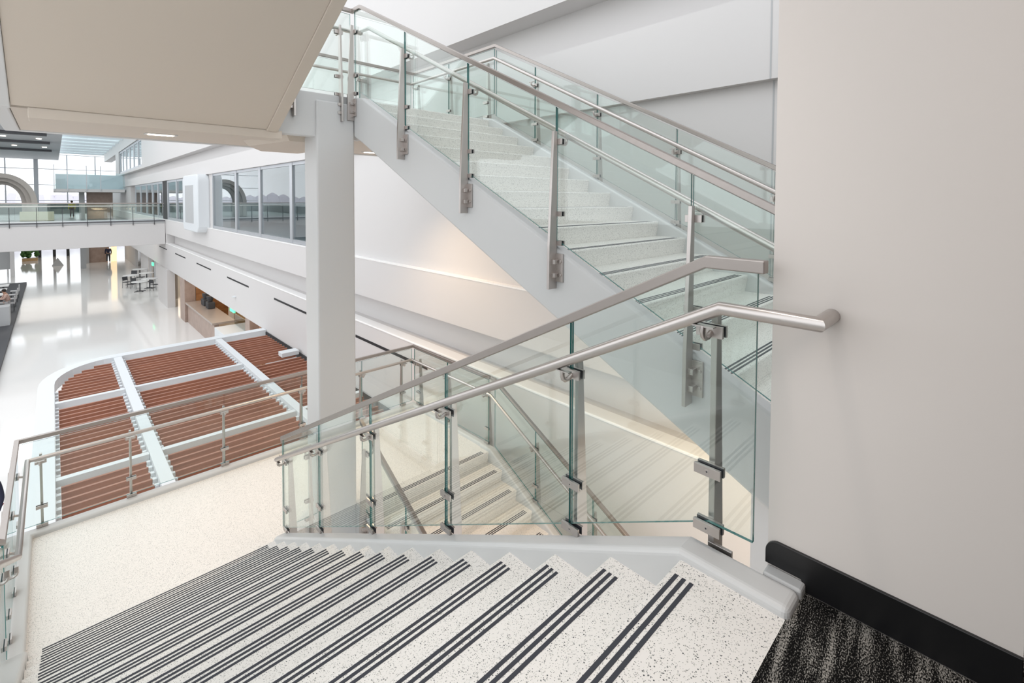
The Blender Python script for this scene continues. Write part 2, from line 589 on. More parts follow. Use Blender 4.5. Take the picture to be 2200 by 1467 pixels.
struct('wall_floor_edge', MB().box(2.71, 4.55, 0.84, 0.94, -1.3, -0.265), M['white'], 'white downstand at the edge of the floor slab')
struct('wall_left', MB().box(-14.2, -14, -6, 92, ZG, 0.2), M['white'], 'white lower wall across the hall')

# column
struct('column', MB().box(2.142, 2.59, 5.40, 5.765, ZG, 2.40), M['steelwhite'], 'square white steel column between the two stair flights', bevel=0.018)

# black slots in the fascia
for k in range(6):
    y = 7.64 + 5.78 * k
    tag(obj('slot_vent', MB().box(5.094, 5.106, y, y + 3.0, -1.975, -1.915), M['darkslot']),
        'long black slot vent in the white fascia, ' + ['nearest, seen right of the column', 'partly behind the square column', 'third from the column outwards', 'fourth, over the wood panelled counter', 'fifth, over the pillar', 'farthest one before the bridge'][k],
        'vent', 'slot vents in the fascia')


# ---------------------------------------------------------------- balustrade kit
def curve_bracket(mb, p, n, h_rail, off_rail):
    """round arm from the clamp up to the handrail"""
    x, y, z = p
    nx, ny = n
    a = []
    for q, hz in ((0.010, 0.0), (-0.045, -0.002), (-0.068, 0.012), (off_rail + 0.004, 0.045), (off_rail, h_rail - 0.024)):
        a.append((x + nx * q, y + ny * q, z + hz))
    mb.tube(a, 0.0085, 10)


class Leg:
    """one straight leg of a balustrade: base line points (x, y, zb), outward normal, panel joints, posts (plan distance)"""
    def __init__(s, pts, n, joints, posts, drop=0.25, wall=True, bot=0.09):
        s.pts = [Vector(p) for p in pts]; s.n = n; s.joints = joints; s.posts = posts; s.drop = drop; s.wall = wall; s.bot = bot
        s.t = [0.0]
        for a, b in zip(s.pts, s.pts[1:]):
            d = b - a; s.t.append(s.t[-1] + math.hypot(d.x, d.y))

    def at(s, t):
        for i in range(len(s.t) - 1):
            if t <= s.t[i + 1] + 1e-6 or i == len(s.t) - 2:
                k = (t - s.t[i]) / max(1e-9, s.t[i + 1] - s.t[i])
                return s.pts[i].lerp(s.pts[i + 1], k)


def balustrade(name, label, group, legs, cap, hand, simple=False, cap_mat=None):
    root = thing(name, label, 'railing', legs[0].pts[0] , group)
    if cap:
        obj('top_rail', MB().sweep(cap, 0.042, 0.044), cap_mat or M['steel_dark'], root, bevel=0.004)
    if hand:
        obj('handrail', MB().tube(hand, 0.0225, 20), M['steel'], root, smooth=True)
    for lg in legs:
        nx, ny = lg.n
        T = 0.0068
        a0, b0 = lg.pts[0], lg.pts[-1]
        tx, ty = (b0.x - a0.x), (b0.y - a0.y)
        ln = math.hypot(tx, ty); tx /= ln; ty /= ln
        for a, b in zip(lg.joints, lg.joints[1:]):
            ts = [a + 0.006] + [t for t in lg.t if a + 0.02 < t < b - 0.02] + [b - 0.006]
            P_ = [lg.at(t) for t in ts]
            poly = [(p, lg.bot) for p in P_] + [(p, 1.03) for p in reversed(P_)]
            vs = []
            for sgn in (-1, 1):
                for p, h in poly:
                    vs.append((p.x + nx * T * sgn, p.y + ny * T * sgn, p.z + h))
            n = len(poly)
            mb = MB()
            mb.add(vs, [tuple(range(n)), tuple(range(n, 2 * n))[::-1]], 0)
            for i in range(n):
                j = (i + 1) % n
                mb.f.append((i, j, n + j, n + i)); mb.mi.append(1)
            obj('glass_panel', mb, [M['glass'], M['glass_edge']], root)
        for t in lg.posts:
            p = lg.at(t)
            th = 0.011
            sg_ = -1 if (ty > 0.5 or tx > 0.5) else 1

            def f(u, v, a_):
                return (p.x + nx * u + tx * a_, p.y + ny * u + ty * a_, p.z + v)
            blade = [(0.022, -lg.drop), (0.022, 0.862), (0.058, 0.862), (0.100, 0.05), (0.104, -lg.drop)]
            mb = MB().prism(blade, -th, th, f)
            post = obj('post', mb, M['steel'] if not simple else M['dark'], root, bevel=0.002)
            if simple:
                continue
            for h in (0.79, 0.28, 0.072):
                c = MB()
                hw, hh = 0.048, (0.021 if h > 0.7 else 0.0175)
                c.prism([(-0.0215, h - hh), (-0.0215, h + hh), (-0.0105, h + hh), (-0.0105, h - hh)], -hw, hw, f, 0)
                c.prism([(0.0105, h - hh), (0.0105, h + hh), (0.0215, h + hh), (0.0215, h - hh)], -hw, hw, f, 0)
                c.prism([(-0.0106, h - hh * .94), (-0.0106, h + hh * .94), (-0.0070, h + hh * .94), (-0.0070, h - hh * .94)], -hw * .98, hw * .98, f, 1)
                c.prism([(0.0070, h - hh * .94), (0.0070, h + hh * .94), (0.0106, h + hh * .94), (0.0106, h - hh * .94)], -hw * .98, hw * .98, f, 1)
                if h < 0.7:
                    c.tube([f(-0.0208, h, 0), f(-0.0225, h, 0)], 0.0085, 14, 0)
                    c.tube([f(-0.0220, h, 0), f(-0.0229, h, 0)], 0.0035, 6, 1)
                obj('glass_clamp', c, [M['steel'], M['gasket']], post, bevel=0.0012)
            br = MB()
            rz = 0.845 - 0.80
            br.tube([f(-0.020, 0.785, -0.006), f(-0.045, 0.776, -0.006), f(-0.066, 0.776, -0.006), f(-0.080, 0.786, -0.006), f(-0.085, 0.803, -0.006), f(-0.083, 0.822, -0.006)], 0.0105, 14)
            br.prism([(-0.092, 0.8185), (-0.068, 0.8185), (-0.068, 0.8235), (-0.092, 0.8235)], -0.045, 0.033, f)
            if hand:
                obj('handrail_bracket', br, M['steel'], post, smooth=True)
            if lg.wall:
                pl = MB().prism([(0.021, -0.20), (0.021, 0.0), (0.034, 0.0), (0.034, -0.20)], -0.010 * sg_, 0.075 * sg_, f)
                for h in (-0.055, -0.15):
                    pl.prism([(0.034, h - 0.016), (0.034, h + 0.016), (0.078, h + 0.016), (0.078, h - 0.016)], 0.009 * sg_, 0.040 * sg_, f)
                    pl.tube([f(0.034, h, 0.057 * sg_), f(0.042, h, 0.057 * sg_)], 0.011, 8)
                obj('base_bracket', pl, M['steel'], post, bevel=0.0015)
    return root


# ---------------------------------------------------------------- stairs
def tread_near(root, k, x0, x1):
    y, z = Y0 + G * k, -R * k
    yb = 0.45 if k == 0 else y - G - 0.045
    poly = [(yb, z), (y - 0.010, z), (y - 0.003, z - 0.004), (y, z - 0.012), (y - 0.022, z - R), (y - 0.07, z - R), (y - 0.06, z - 0.05), (yb, z - 0.05)]
    t = obj('tread', MB().px(poly, x0, x1), M['terrazzo'], root)
    for q in range(3):
        yc = y - 0.030 - 0.0265 * q
        obj('grip_strip', MB().box(x0 + 0.075, x1 - 0.078, yc - 0.0068, yc + 0.0068, z - 0.002, z + 0.0012), M['grip'], t)
    return t


def stringer(root, top, depth, x0, x1, name='stringer', bev=0.022):
    """top: list of (y, z) along the top edge; constant vertical depth"""
    poly = list(top) + [(y, z - d) for (y, z), d in zip(reversed(top), reversed(depth))]
    return obj(name, MB().px(poly, x0, x1), M['steelwhite'], root, bevel=bev, seg=4)


st = thing('stair_flight', 'terrazzo stair flight descending from the carpet at our feet to the lower landing', 'stairs', (0.7, 0.45, 0), 'terrazzo stair flights')
for k in range(16):
    tread_near(st, k, -0.205, 1.605)
for (a, b) in ((1.60, 1.715), (-0.352, -0.21)):
    top = [(0.44, 0.032), (0.80, 0.032), (5.22, z_near(5.22) + 0.035), (5.36, ZL + 0.055)] if a > 0 else [(-0.9, 0.032), (0.80, 0.032), (5.20, z_near(5.20) + 0.035), (5.33, ZL + 0.055)]
    stringer(st, top, [0.5, 0.5, 0.52, 0.44], a, b)
obj('floor_edge_plate', MB().box(1.716, 1.772, 0.438, 0.556, -0.3, 0.03), M['steelwhite'], st, bevel=0.008)
sf = MB().px([(0.45, -0.5), (5.36, z_near(5.36) - 0.36), (5.36, z_near(5.36) - 0.30), (0.45, -0.42)], -0.209, 1.599)
obj('stair_soffit', sf, M['soffit'], st)

# upper flight
su = thing('stair_flight', 'terrazzo stair flight climbing beyond the glass to the upper landing', 'stairs', (3.6, 0.5, 0), 'terrazzo stair flights')
for k in range(1, 17):
    y, z = 0.75 + 0.3 * (k - 1), R * k
    yb = y + 0.345
    if k == 16: yb = y + 0.2
    poly = [(yb, z), (y + 0.010, z), (y + 0.003, z - 0.004), (y, z - 0.012), (y + 0.022, z - R), (y + 0.07, z - R), (y + 0.06, z - 0.05), (yb, z - 0.05)]
    t = obj('tread', MB().px(poly, 2.685, 4.565), M['terrazzo'], su)
    for q in range(3):
        yc = y + 0.030 + 0.0265 * q
        obj('grip_strip', MB().box(2.76, 4.49, yc - 0.0068, yc + 0.0068, z - 0.002, z + 0.0012), M['grip'], t)
for a, b in ((2.58, 2.69), (4.56, 4.665)):
    top = [(0.30, 0.05), (0.56, 0.09), (5.18, z_up(5.18) + 0.045), (5.40, ZU + 0.05)]
    stringer(su, top, [0.5, 0.50, 0.52, 0.46], a, b)
obj('stair_soffit', MB().px([(0.5, -0.40), (5.4, z_up(5.4) - 0.46), (5.4, z_up(5.4) - 0.40), (0.5, -0.33)], 2.689, 4.561), M['soffit'], su)

# lower flight
sl = thing('stair_flight', 'terrazzo stair flight descending from the lower landing under the climbing flight', 'stairs', (3.6, 5.2, ZG), 'terrazzo stair flights')
for k in range(0, 20):
    y, z = 5.24 - G * k, ZL - R * k
    yb = y + G + 0.045
    if k == 0: yb = y + 0.2
    poly = [(yb, z), (y + 0.010, z), (y + 0.003, z - 0.004), (y, z - 0.012), (y + 0.022, z - R), (y + 0.07, z - R), (y + 0.06, z - 0.05), (yb, z - 0.05)]
    t = obj('tread', MB().px(poly, 2.685, 4.565), M['terrazzo'], sl)
    for q in range(3):
        yc = y + 0.030 + 0.0265 * q
        obj('grip_strip', MB().box(2.76, 4.49, yc - 0.0068, yc + 0.0068, z - 0.002, z + 0.0012), M['grip'], t)
for a, b in ((2.58, 2.69), (4.56, 4.665)):
    top = [(5.45, ZL + 0.05), (5.22, ZL + 0.05), (-0.6, z_low(-0.6) + 0.045)]
    stringer(sl, top, [0.44, 0.48, 0.5], a, b)
obj('stair_soffit', MB().px([(5.4, ZL - 0.44), (-0.6, z_low(-0.6) - 0.44), (-0.6, z_low(-0.6) - 0.38), (5.4, ZL - 0.38)], 2.689, 4.561), M['soffit'], sl)

# flight overhead, seen from below
so = thing('stair_flight', 'beige underside of the stair flight passing overhead', 'stairs', (0.7, 5.3, 2.0), 'terrazzo stair flights')


def z_sof(y):
    return 2.0 + (5.33 - y) * 0.530


obj('stair_soffit', MB().px([(5.33, 2.0), (0.8, z_sof(0.8)), (0.8, z_sof(0.8) + 0.3), (5.33, 2.3)], -0.222, 1.602), M['soffit'], so)
for a, b in ((1.604, 1.715), (-0.345, -0.224)):
    obj('stringer', MB().px([(5.42, 1.985), (5.33, 1.985), (0.8, z_sof(0.8) - 0.012), (0.8, z_sof(0.8) + 0.5), (5.2, 2.52), (5.42, 2.46)], a, b), M['soffit'] if a > 0 else M['steelwhite'], so, bevel=0.006)

# landings
ll = thing('stair_landing', 'pale terrazzo half landing at the foot of the near stair flight', 'landing', (2.1, 6.3, ZL - 0.4))
obj('floor_slab', MB().pz([(XL, YL0 - 0.02), (1.715, YL0 - 0.02), (1.715, 5.44), (2.58, 5.44), (2.58, 5.44), (4.665, 5.44), (4.665, YL1), (XL, YL1)], ZL - 0.40, ZL), M['terrazzo'], ll)
obj('edge_curb', MB().pz([(XL, 5.30), (XL, YL1), (4.665, YL1), (4.665, 5.42), (4.575, 5.42), (4.575, YL1 - 0.125), (XL + 0.12, YL1 - 0.125), (XL + 0.12, 5.30)], ZL - 0.42, ZL + 0.05), M['steelwhite'], ll, bevel=0.02, seg=3)

lu = thing('stair_landing', 'upper half landing whose beige underside crosses above the hall', 'landing', (2.1, 6.3, 2.0))
obj('floor_slab', MB().pz([(-0.235, 5.54), (4.575, 5.54), (4.575, YL1 - 0.105), (-0.235, YL1 - 0.105)], 2.012, ZU), M['soffit'], lu)
obj('edge_beam', MB().pz([(-0.36, 5.43), (-0.36, YL1), (4.665, YL1), (4.665, 5.43), (4.58, 5.43), (4.58, YL1 - 0.1), (-0.24, YL1 - 0.1), (-0.24, 5.43)], 2.0, ZU + 0.05), M['steelwhite'], lu, bevel=0.012)
obj('gap_beam', MB().box(1.60, 2.69, 5.43, 5.53, 1.985, ZU + 0.05), M['steelwhite'], lu, bevel=0.012)
obj('soffit_lip', MB().box(-0.13, 1.76, 5.345, 5.60, 1.915, 2.0), M['soffit'], lu, bevel=0.006)
obj('soffit_box', MB().add([(1.80, 6.70, 1.95), (2.12, 7.30, 1.95), (2.62, 7.30, 1.95), (2.70, 5.77, 1.95), (1.98, 5.77, 1.95), (1.72, 6.65, 2.02), (2.10, 7.36, 2.02), (2.68, 7.36, 2.02), (2.75, 5.72, 2.02), (1.93, 5.72, 2.02)],
                          [(0, 1, 2, 3, 4), (5, 9, 8, 7, 6), (0, 5, 6, 1), (1, 6, 7, 2), (2, 7, 8, 3), (3, 8, 9, 4), (4, 9, 5, 0)]), M['soffit'], lu)
for i, (x, y) in enumerate(((0.9, 6.71), (3.6, 6.9))):
    t = thing('recessed_downlight', ('warm rectangular downlight in the landing underside over the hall', 'small downlight in the landing underside right of the column')[i], 'light', (x, y, 2.0), 'landing downlights')
    obj('lamp_trim', MB().box(x - 0.15, x + 0.15, y - 0.07, y + 0.07, 2.004, 2.014), M['steelwhite'], t)
    obj('lamp_diffuser', MB().box(x - 0.12, x + 0.12, y - 0.045, y + 0.045, 2.0, 2.006), M['lampglow'], t)
    lamp('landing_spot', 'SPOT', (x, y, 1.98), 60 if i == 0 else 260, WARM, 0.08, target=(x + 0.25 * i, y - 0.6 * i, -3), spot=2.2)

# balustrades
GX = 1.70
base_h = 0.0
near_leg = Leg([(GX, 0.575, 0.035), (GX, 0.735, 0.033), (GX, 5.27, z_near(5.27))], (1, 0),
               [0.0, 1.375 - 0.575, 2.345 - 0.575, 3.31 - 0.575, 4.29 - 0.575, 5.25 - 0.575],
               [0.735 - 0.575, 1.365 - 0.575, 2.33 - 0.575, 3.30 - 0.575, 4.28 - 0.575, 5.16 - 0.575])
HX = 1.62
balustrade('glass_balustrade', 'glass balustrade on the inner side of the near descending flight, ending at the wall', 'glass stair balustrades',
           [near_leg],
           [(GX, 0.556, 1.068), (GX, 0.755, 1.068), (GX, 5.27, z_near(5.27) + 1.055)],
           [(1.775, 0.385, 0.925), (HX, 0.385, 0.925), (HX, 0.67, 0.925), (HX, 5.20, z_near(5.20) + 0.845)])

# left side, round the lower landing
LX, FY, RX = -0.335, 7.405, 4.645
yk = 5.30
lk = z_near(yk) + 0.03
left_leg = Leg([(LX, 0.9, z_near(0.9)), (LX, yk, ZL)], (-1, 0), [0.02, 1.4, 2.4, 3.4, 4.4 - 0.02], [0.5, 1.4, 2.4, 3.4, 4.25])
left_land = Leg([(LX, yk, ZL), (LX, FY, ZL)], (-1, 0), [0.03, 1.0, 2.08], [0.35, 1.0, 1.85])
far_leg = Leg([(LX, FY, ZL), (RX, FY, ZL)], (0, 1), [0.03, 0.965, 1.975, 3.015, 3.985, 4.95], [0.18, 0.965, 1.975, 3.015, 3.985, 4.76])
right_land = Leg([(RX, FY, ZL), (RX, yk, ZL)], (1, 0), [0.03, 1.035, 2.08], [0.165, 1.035, 2.03])
cz = 1.055
hz = 0.845
balustrade('glass_balustrade', 'glass balustrade round the lower landing and down the outer side of the near flight', 'glass stair balustrades',
           [left_leg, left_land, far_leg, right_land],
           [(LX, 0.9, z_near(0.9) + cz), (LX, yk, ZL + 1.068), (LX, FY, ZL + 1.068), (RX, FY, ZL + 1.068), (RX, yk, ZL + 1.068)],
           [(LX + 0.08, 0.9, z_near(0.9) + hz), (LX + 0.08, yk + .1, ZL + 0.86), (LX + 0.08, FY - 0.08, ZL + 0.86), (RX - 0.08, FY - 0.08, ZL + 0.86), (RX - 0.08, yk, ZL + 0.86)])
low_far = Leg([(RX, 5.22, ZL), (RX, -0.4, z_low(-0.4))], (1, 0), [0.02, 0.85, 1.81, 2.79, 3.77, 4.75, 5.6], [0.85, 1.81, 2.79, 3.77, 4.75, 5.5])
balustrade('glass_balustrade', 'glass balustrade on the wall side of the lowest flight', 'glass stair balustrades', [low_far],
           [(RX, 5.28, ZL + 1.068), (RX, 5.20, ZL + 1.066), (RX, -0.4, z_low(-0.4) + cz)],
           [(RX - 0.08, 5.28, ZL + 0.86), (RX - 0.08, 5.20, ZL + 0.855), (RX - 0.08, -0.4, z_low(-0.4) + hz)])
NX = 2.60
low_near = Leg([(NX, 5.30, ZL + 0.02), (NX, -0.4, z_low(-0.4))], (-1, 0), [0.02, 1.0, 2.0, 3.0, 4.0, 5.0, 5.68], [0.15, 1.0, 2.0, 3.0, 4.0, 5.0])
balustrade('glass_balustrade', 'glass balustrade on the inner side of the lowest flight, behind the near glass', 'glass stair balustrades', [low_near],
           [(NX, 5.30, ZL + 0.02 + cz), (NX, -0.4, z_low(-0.4) + cz)],
           [(NX + 0.08, 5.45, ZL + 0.90), (NX + 0.08, 5.30, ZL + 0.875), (NX + 0.08, -0.4, z_low(-0.4) + hz)])
gap_low = Leg([(1.745, 5.465, ZL), (2.135, 5.465, ZL)], (0, -1), [0.01, 0.40], [0.30], wall=False)
balustrade('glass_balustrade', 'short glass balustrade between the near flight and the column', 'glass stair balustrades', [gap_low],
           [(1.75, 5.465, ZL + 1.068), (2.135, 5.465, ZL + 1.068)], [(1.76, 5.545, ZL + 0.86), (2.10, 5.545, ZL + 0.86)])

# upper flight
up_near = Leg([(NX, 0.10, z_up(0.10)), (NX, 5.25, z_up(5.25)), (NX, 5.44, ZU + 0.03)], (-1, 0),
              [0.05, 1.145, 2.155, 3.165, 4.185, 5.30], [0.2, 1.13, 2.14, 3.15, 4.17, 5.29])
up_gap = Leg([(NX, 5.465, ZU), (1.70, 5.465, ZU)], (0, -1), [0.02, 0.89], [0.17, 0.70])
balustrade('glass_balustrade', 'glass balustrade on the near side of the climbing flight, turning along the upper landing', 'glass stair balustrades', [up_near, up_gap],
           [(NX, 0.10, z_up(0.10) + cz), (NX, 5.25, z_up(5.25) + cz + 0.01), (NX, 5.465, ZU + 1.075), (1.66, 5.465, ZU + 1.075)],
           [(NX + 0.08, 0.10, z_up(0.10) + hz), (NX + 0.08, 5.20, z_up(5.20) + hz + 0.01), (NX + 0.08, 5.54, ZU + 0.86), (1.66, 5.54, ZU + 0.86)])
up_far = Leg([(RX, 0.40, z_up(0.40)), (RX, 5.20, z_up(5.20))], (1, 0), [0.03, 1.06, 2.0, 3.0, 4.01, 4.79], [0.2, 1.05, 2.0, 3.0, 4.01])
up_side = Leg([(RX, 5.21, ZU), (RX, FY, ZU)], (1, 0), [0.01, 1.12, 2.18], [0.2, 1.12, 2.07])
up_back = Leg([(RX, FY, ZU), (LX, FY, ZU)], (0, 1), [0.03, 0.995, 1.965, 3.0, 4.0, 4.96], [0.23, 0.995, 1.965, 3.0, 4.0, 4.8])
up_left = Leg([(LX, FY, ZU), (LX, 5.45, ZU)], (-1, 0), [0.03, 1.0, 1.94], [0.2, 1.0, 1.8])
balustrade('glass_balustrade', 'glass balustrade on the wall side of the climbing flight and round the upper landing', 'glass stair balustrades',
           [up_far, up_side, up_back, up_left],
           [(RX, 0.40, z_up(0.40) + cz), (RX, 5.20, ZU + 1.068), (RX, FY, ZU + 1.068), (LX, FY, ZU + 1.068), (LX, 5.45, ZU + 1.068)],
           [(RX - 0.08, 0.40, z_up(0.40) + hz), (RX - 0.08, 5.14, ZU + 0.86), (RX - 0.08, FY - 0.08, ZU + 0.86), (LX + 0.08, FY - 0.08, ZU + 0.86), (LX + 0.08, 5.45, ZU + 0.86)])

# ================================================================= LOUVRED CANOPY
ZC = -3.15
cn = thing('louvred_canopy', 'louvred canopy of red brown slats in a white rounded frame beside the lower landing', 'canopy', (2.4, 12, ZC - 0.2))
out = [(5.09, 17.55), (1.1, 17.40)]
for k in range(11):
    a = math.pi / 2 * k / 10
    out.append((1.1 - 1.44 * math.sin(a), 15.5 + 1.90 * math.cos(a)))
out += [(-0.36, 6.5)]
inn = [(5.09, 17.22), (1.1, 17.08)]
for k in range(11):
    a = math.pi / 2 * k / 10
    inn.append((1.1 - 1.16 * math.sin(a), 15.5 + 1.58 * math.cos(a)))
inn += [(-0.06, 6.5)]
mb = MB()
n_ = len(out)
for i in range(n_ - 1):
    q = [out[i], out[i + 1], inn[i + 1], inn[i]]
    vs = [(x, y, ZC + 0.03) for x, y in q] + [(x, y, ZC - 0.22) for x, y in q]
    mb.add(vs, [(0, 1, 2, 3), (7, 6, 5, 4), (0, 4, 5, 1), (2, 6, 7, 3)])
mb.add([(*out[0], ZC + 0.03), (*inn[0], ZC + 0.03), (*inn[0], ZC - 0.22), (*out[0], ZC - 0.22)], [(0, 1, 2, 3)])
mb.add([(*out[-1], ZC + 0.03), (*inn[-1], ZC + 0.03), (*inn[-1], ZC - 0.22), (*out[-1], ZC - 0.22)], [(3, 2, 1, 0)])
obj('perimeter_frame', mb, M['canopy'], cn)
for a, b in ((1.125, 1.30), (3.585, 3.755)):
    obj('frame_beam', MB().box(a, b, 6.5, 17.15, ZC - 0.2, ZC + 0.02), M['canopy'], cn)
obj('wall_rail', MB().box(5.065, 5.095, 6.5, 17.3, ZC - 0.2, ZC - 0.03), M['darkslot'], cn)
bays = ((-0.055, 1.12), (1.305, 3.58), (3.76, 5.06))
for (a, b) in bays:
    for yb in (14.16, 10.28):
        if b > 5 and yb > 14:
            continue
        obj('cross_bar', MB().box(a, b, yb - 0.06, yb + 0.06, ZC - 0.13, ZC + 0.01), M['canopy'], cn)


def curve_x(y):
    if y <= 15.5: return -0.06
    c = min(1.0, (y - 15.5) / 1.58)
    return 1.1 - 1.16 * math.sqrt(max(0.0, 1 - c * c))


for (a, b) in bays:
    for (ya, yb) in ((6.6, 10.2), (10.36, 14.08), (14.24, 17.0)):
        mb = MB()
        k = 0
        y = ya + 0.06
        while y < yb - 0.03:
            x0 = a
            if a < 0 and y > 15.3:
                x0 = min(1.0, curve_x(y + 0.1) + 0.06)
            if not (a < 0 and y > 16.95):
                mb.box(x0 + 0.06, b - 0.06, y - 0.024, y + 0.024, ZC - 0.16, ZC - 0.05)
            y += 0.2285
        obj('louvre_panel', mb, M['slat'], cn)
for x0 in (-0.055, 1.06, 1.305, 3.52, 3.76):
    mb = MB()
    y = 6.66
    mb.box(x0, x0 + 0.012, 6.6, 15.4 if x0 < 0 else 17.0, ZC - 0.16, ZC - 0.10)
    while y < (15.3 if x0 < 0 else 17.0):
        mb.box(x0 + 0.004, x0 + 0.058, y - 0.035, y + 0.035, ZC - 0.12, ZC - 0.052)
        y += 0.2285
    obj('bracket_strip', mb, M['canopy'], cn)
obj('junction_box', MB().box(4.55, 5.02, 14.05, 14.35, ZC - 0.03, ZC + 0.09), M['canopy'], cn, bevel=0.01)

# ================================================================= WINDOWS
def window(name, label, y0, y1, z0, z1, x=5.19, mull=(), fr=0.07):
    o = obj(name, MB().box(x, x + 0.03, y0, y1, z0, z0 + fr).box(x, x + 0.03, y0, y1, z1 - fr, z1)
            .box(x - 0.01, x + 0.1, y0, y0 + fr, z0, z1).box(x - 0.01, x + 0.1, y1 - fr, y1, z0, z1), M['alu'])
    tag(o, label, None, None, 'structure')
    obj('window_pane', MB().box(x + 0.03, x + 0.042, y0 + fr * .5, y1 - fr * .5, z0 + fr * .5, z1 - fr * .5), M['winglass'], o)
    for q in mull:
        obj('mullion', MB().box(x - 0.02, x + 0.1, q - 0.10, q + 0.10, z0, z1), M['alu'], o)
    return o


w_n = 0
for (ya, yb) in ((13.0, 15.05), (15.05, 18.1), (18.1, 21.1), (21.1, 24.9)):
    w_n += 1
    window('window_%d' % w_n, 'tall office window %s' % ['half hidden by the square column', 'with a wide pane next to the column', 'third along from the column', 'fourth along from the column'][w_n - 1], ya, yb, -0.05, 2.39, fr=0.11)
for (ya, yb) in ((29.7, 31.6), (31.6, 33.6), (33.6, 36.7)):
    w_n += 1
    window('window_%d' % w_n, 'office window between the rounded wall box and the bridge', ya, yb, -0.05, 2.39, fr=0.14)
for (ya, yb) in ((38.4, 40.5), (40.5, 43), (43, 46), (46, 49.5), (49.5, 53)):
    w_n += 1
    window('window_%d' % w_n, 'office window beyond the bridge', ya, yb, -0.05, 2.39, fr=0.16)
for i in range(6):
    w_n += 1
    window('window_%d' % w_n, 'upper office window high on the far wall', 47.5 + i * 3, 50.5 + i * 3, 3.8, 6.1, fr=0.2)
struct('door_1', MB().box(5.19, 5.25, 36.7, 38.4, -0.06, 2.39), M['darkslot'], 'dark doorway where the bridge meets the wall')
wr = thing('rounded_wall_box', 'white rounded box standing proud of the window band', 'wall box', (5.0, 27, 0))
rp = []
for k in range(24):
    a = 2 * math.pi * k / 24
    cxk, czk = (27.2 + (1.35 if math.cos(a) > 0 else -1.35)), (1.05 + (1.0 if math.sin(a) > 0 else -1.0))
    rp.append((cxk + 0.35 * math.cos(a), czk + 0.35 * math.sin(a)))
obj('box_shell', MB().px(rp, 4.72, 5.21), M['canopy'], wr, bevel=0.05)
obj('box_opening', MB().box(4.712, 4.73, 26.4, 28.3, 0.1, 1.9), M['grey'], wr)

# ================================================================= BRIDGE
bd = thing('footbridge', 'white footbridge crossing the hall with a glass balustrade', 'bridge', (0, 37, -1.6))
obj('bridge_deck', MB().box(-13.99, 5.09, 37.0, 39.6, -1.62, -0.28), M['white'], bd, bevel=0.02)
obj('bridge_top', MB().box(-13.99, 5.09, 36.98, 39.62, -0.28, -0.12), M['grey'], bd)
obj('bridge_shadow_gap', MB().box(-13.99, 5.09, 36.96, 36.99, -0.17, -0.10), M['ceildark'], bd)
for i, yy in enumerate((37.03, 39.55)):
    lg = Leg([(5.05, yy, -0.12), (-13.9, yy, -0.12)], (0, -1 if i == 0 else 1), [0.05] + [0.52 + 2.08 * k for k in range(9)], [0.52 + 1.04 * k for k in range(18)] if i == 0 else [], wall=False)
    balustrade('bridge_balustrade', 'green glass balustrade on the %s side of the footbridge' % ('near' if i == 0 else 'farther'), 'bridge balustrades', [lg],
               [(5.05, yy, 0.95), (-13.9, yy, 0.95)], [(5.05, yy + (0.08 if i == 0 else -0.08), 0.78), (-13.9, yy + (0.08 if i == 0 else -0.08), 0.78)], simple=True)

# ================================================================= FAR HALL
struct('ceiling', MB().box(-14, 0.62, 44, 86, 6.15, 6.6), M['ceil'], 'grey slatted ceiling at the far end of the hall')
for i, (yy, xe) in enumerate(((50.9, -0.25), (58.6, -0.1), (68.2, 0.0))):
    tag(obj('ceiling_baffle', MB().box(-14, xe, yy - 0.5, yy + 0.5, 5.98, 6.16), M['ceildark']), 'dark ridged ceiling baffle, %s of three from here' % ('first', 'second', 'third')[i], 'baffle', 'ceiling baffles')
for i, (x, y) in enumerate(((-2.75, 55.0), (-0.75, 55.5), (-2.5, 64.2), (-0.5, 64.6))):
    t = thing('ceiling_lamp', 'small round lamp in the grey far ceiling, %s' % ('left of the near pair', 'right of the near pair', 'left of the farther pair', 'right of the farther pair')[i], 'light', (x, y, 6.1), 'far ceiling lamps')
    obj('lamp_lens', MB().lathe([(0.16, 0), (0.16, 0.06)], (x, y, 6.10), 16), M['lampglow'], t)
sk = MB().box(0.62, 5.1, 40, 86, 7.18, 7.2)
sky_o = obj('window_skylight', sk, M['skyglass']); tag(sky_o, 'pale blue glass skylight over the far side of the hall', None, None, 'structure')
for i in range(12):
    obj('purlin', MB().box(0.62, 5.1, 41 + 4 * i, 41.12 + 4 * i, 6.98, 7.18), M['canopy'], sky_o)
ew = obj('window_end_wall', MB().box(-14, 9, 86.0, 86.02, -0.9, 6.9), M['clearglass'])
tag(ew, 'glazed end wall of the hall against a white sky', None, None, 'structure')
for x, wd in ((-4.2, 0.12), (-1.5, 0.42), (1.4, 0.12), (4.2, 0.12), (-7.4, 0.14), (-10.6, 0.14)):
    obj('mullion', MB().box(x - wd / 2, x + wd / 2, 85.8, 86.0, ZG, 6.9), M['alu'], ew)
for z in (-0.8, 0.9, 2.93, 4.96, 6.85):
    obj('transom', MB().box(-14, 9, 85.9, 86.0, z - 0.04, z + 0.04), M['alu'], ew)
ewl = obj('window_end_doors', MB().box(-14, 9, 86.0, 86.02, ZG, -1.4), M['clearglass'])
tag(ewl, 'glazed doors at the far ground floor end', None, None, 'structure')
struct('floor_gallery', MB().box(-14, 5.1, 57, 84, -1.05, -0.75), M['teal'], 'grey gallery floor at the far end, beyond the bridge')
struct('ground_outside', MB().box(-120, 60, 92, 200, ZG - 0.4, ZG - 0.1), M['pave'], 'pale paving outside the glazed end wall')
hb = MB()
for i in range(46):
    x = -100 + i * 3.4
    hb.ball((x, 170, -2.5), 3.2, 2.0, 4.2 + random.random() * 1.6, 0, 10, 6)
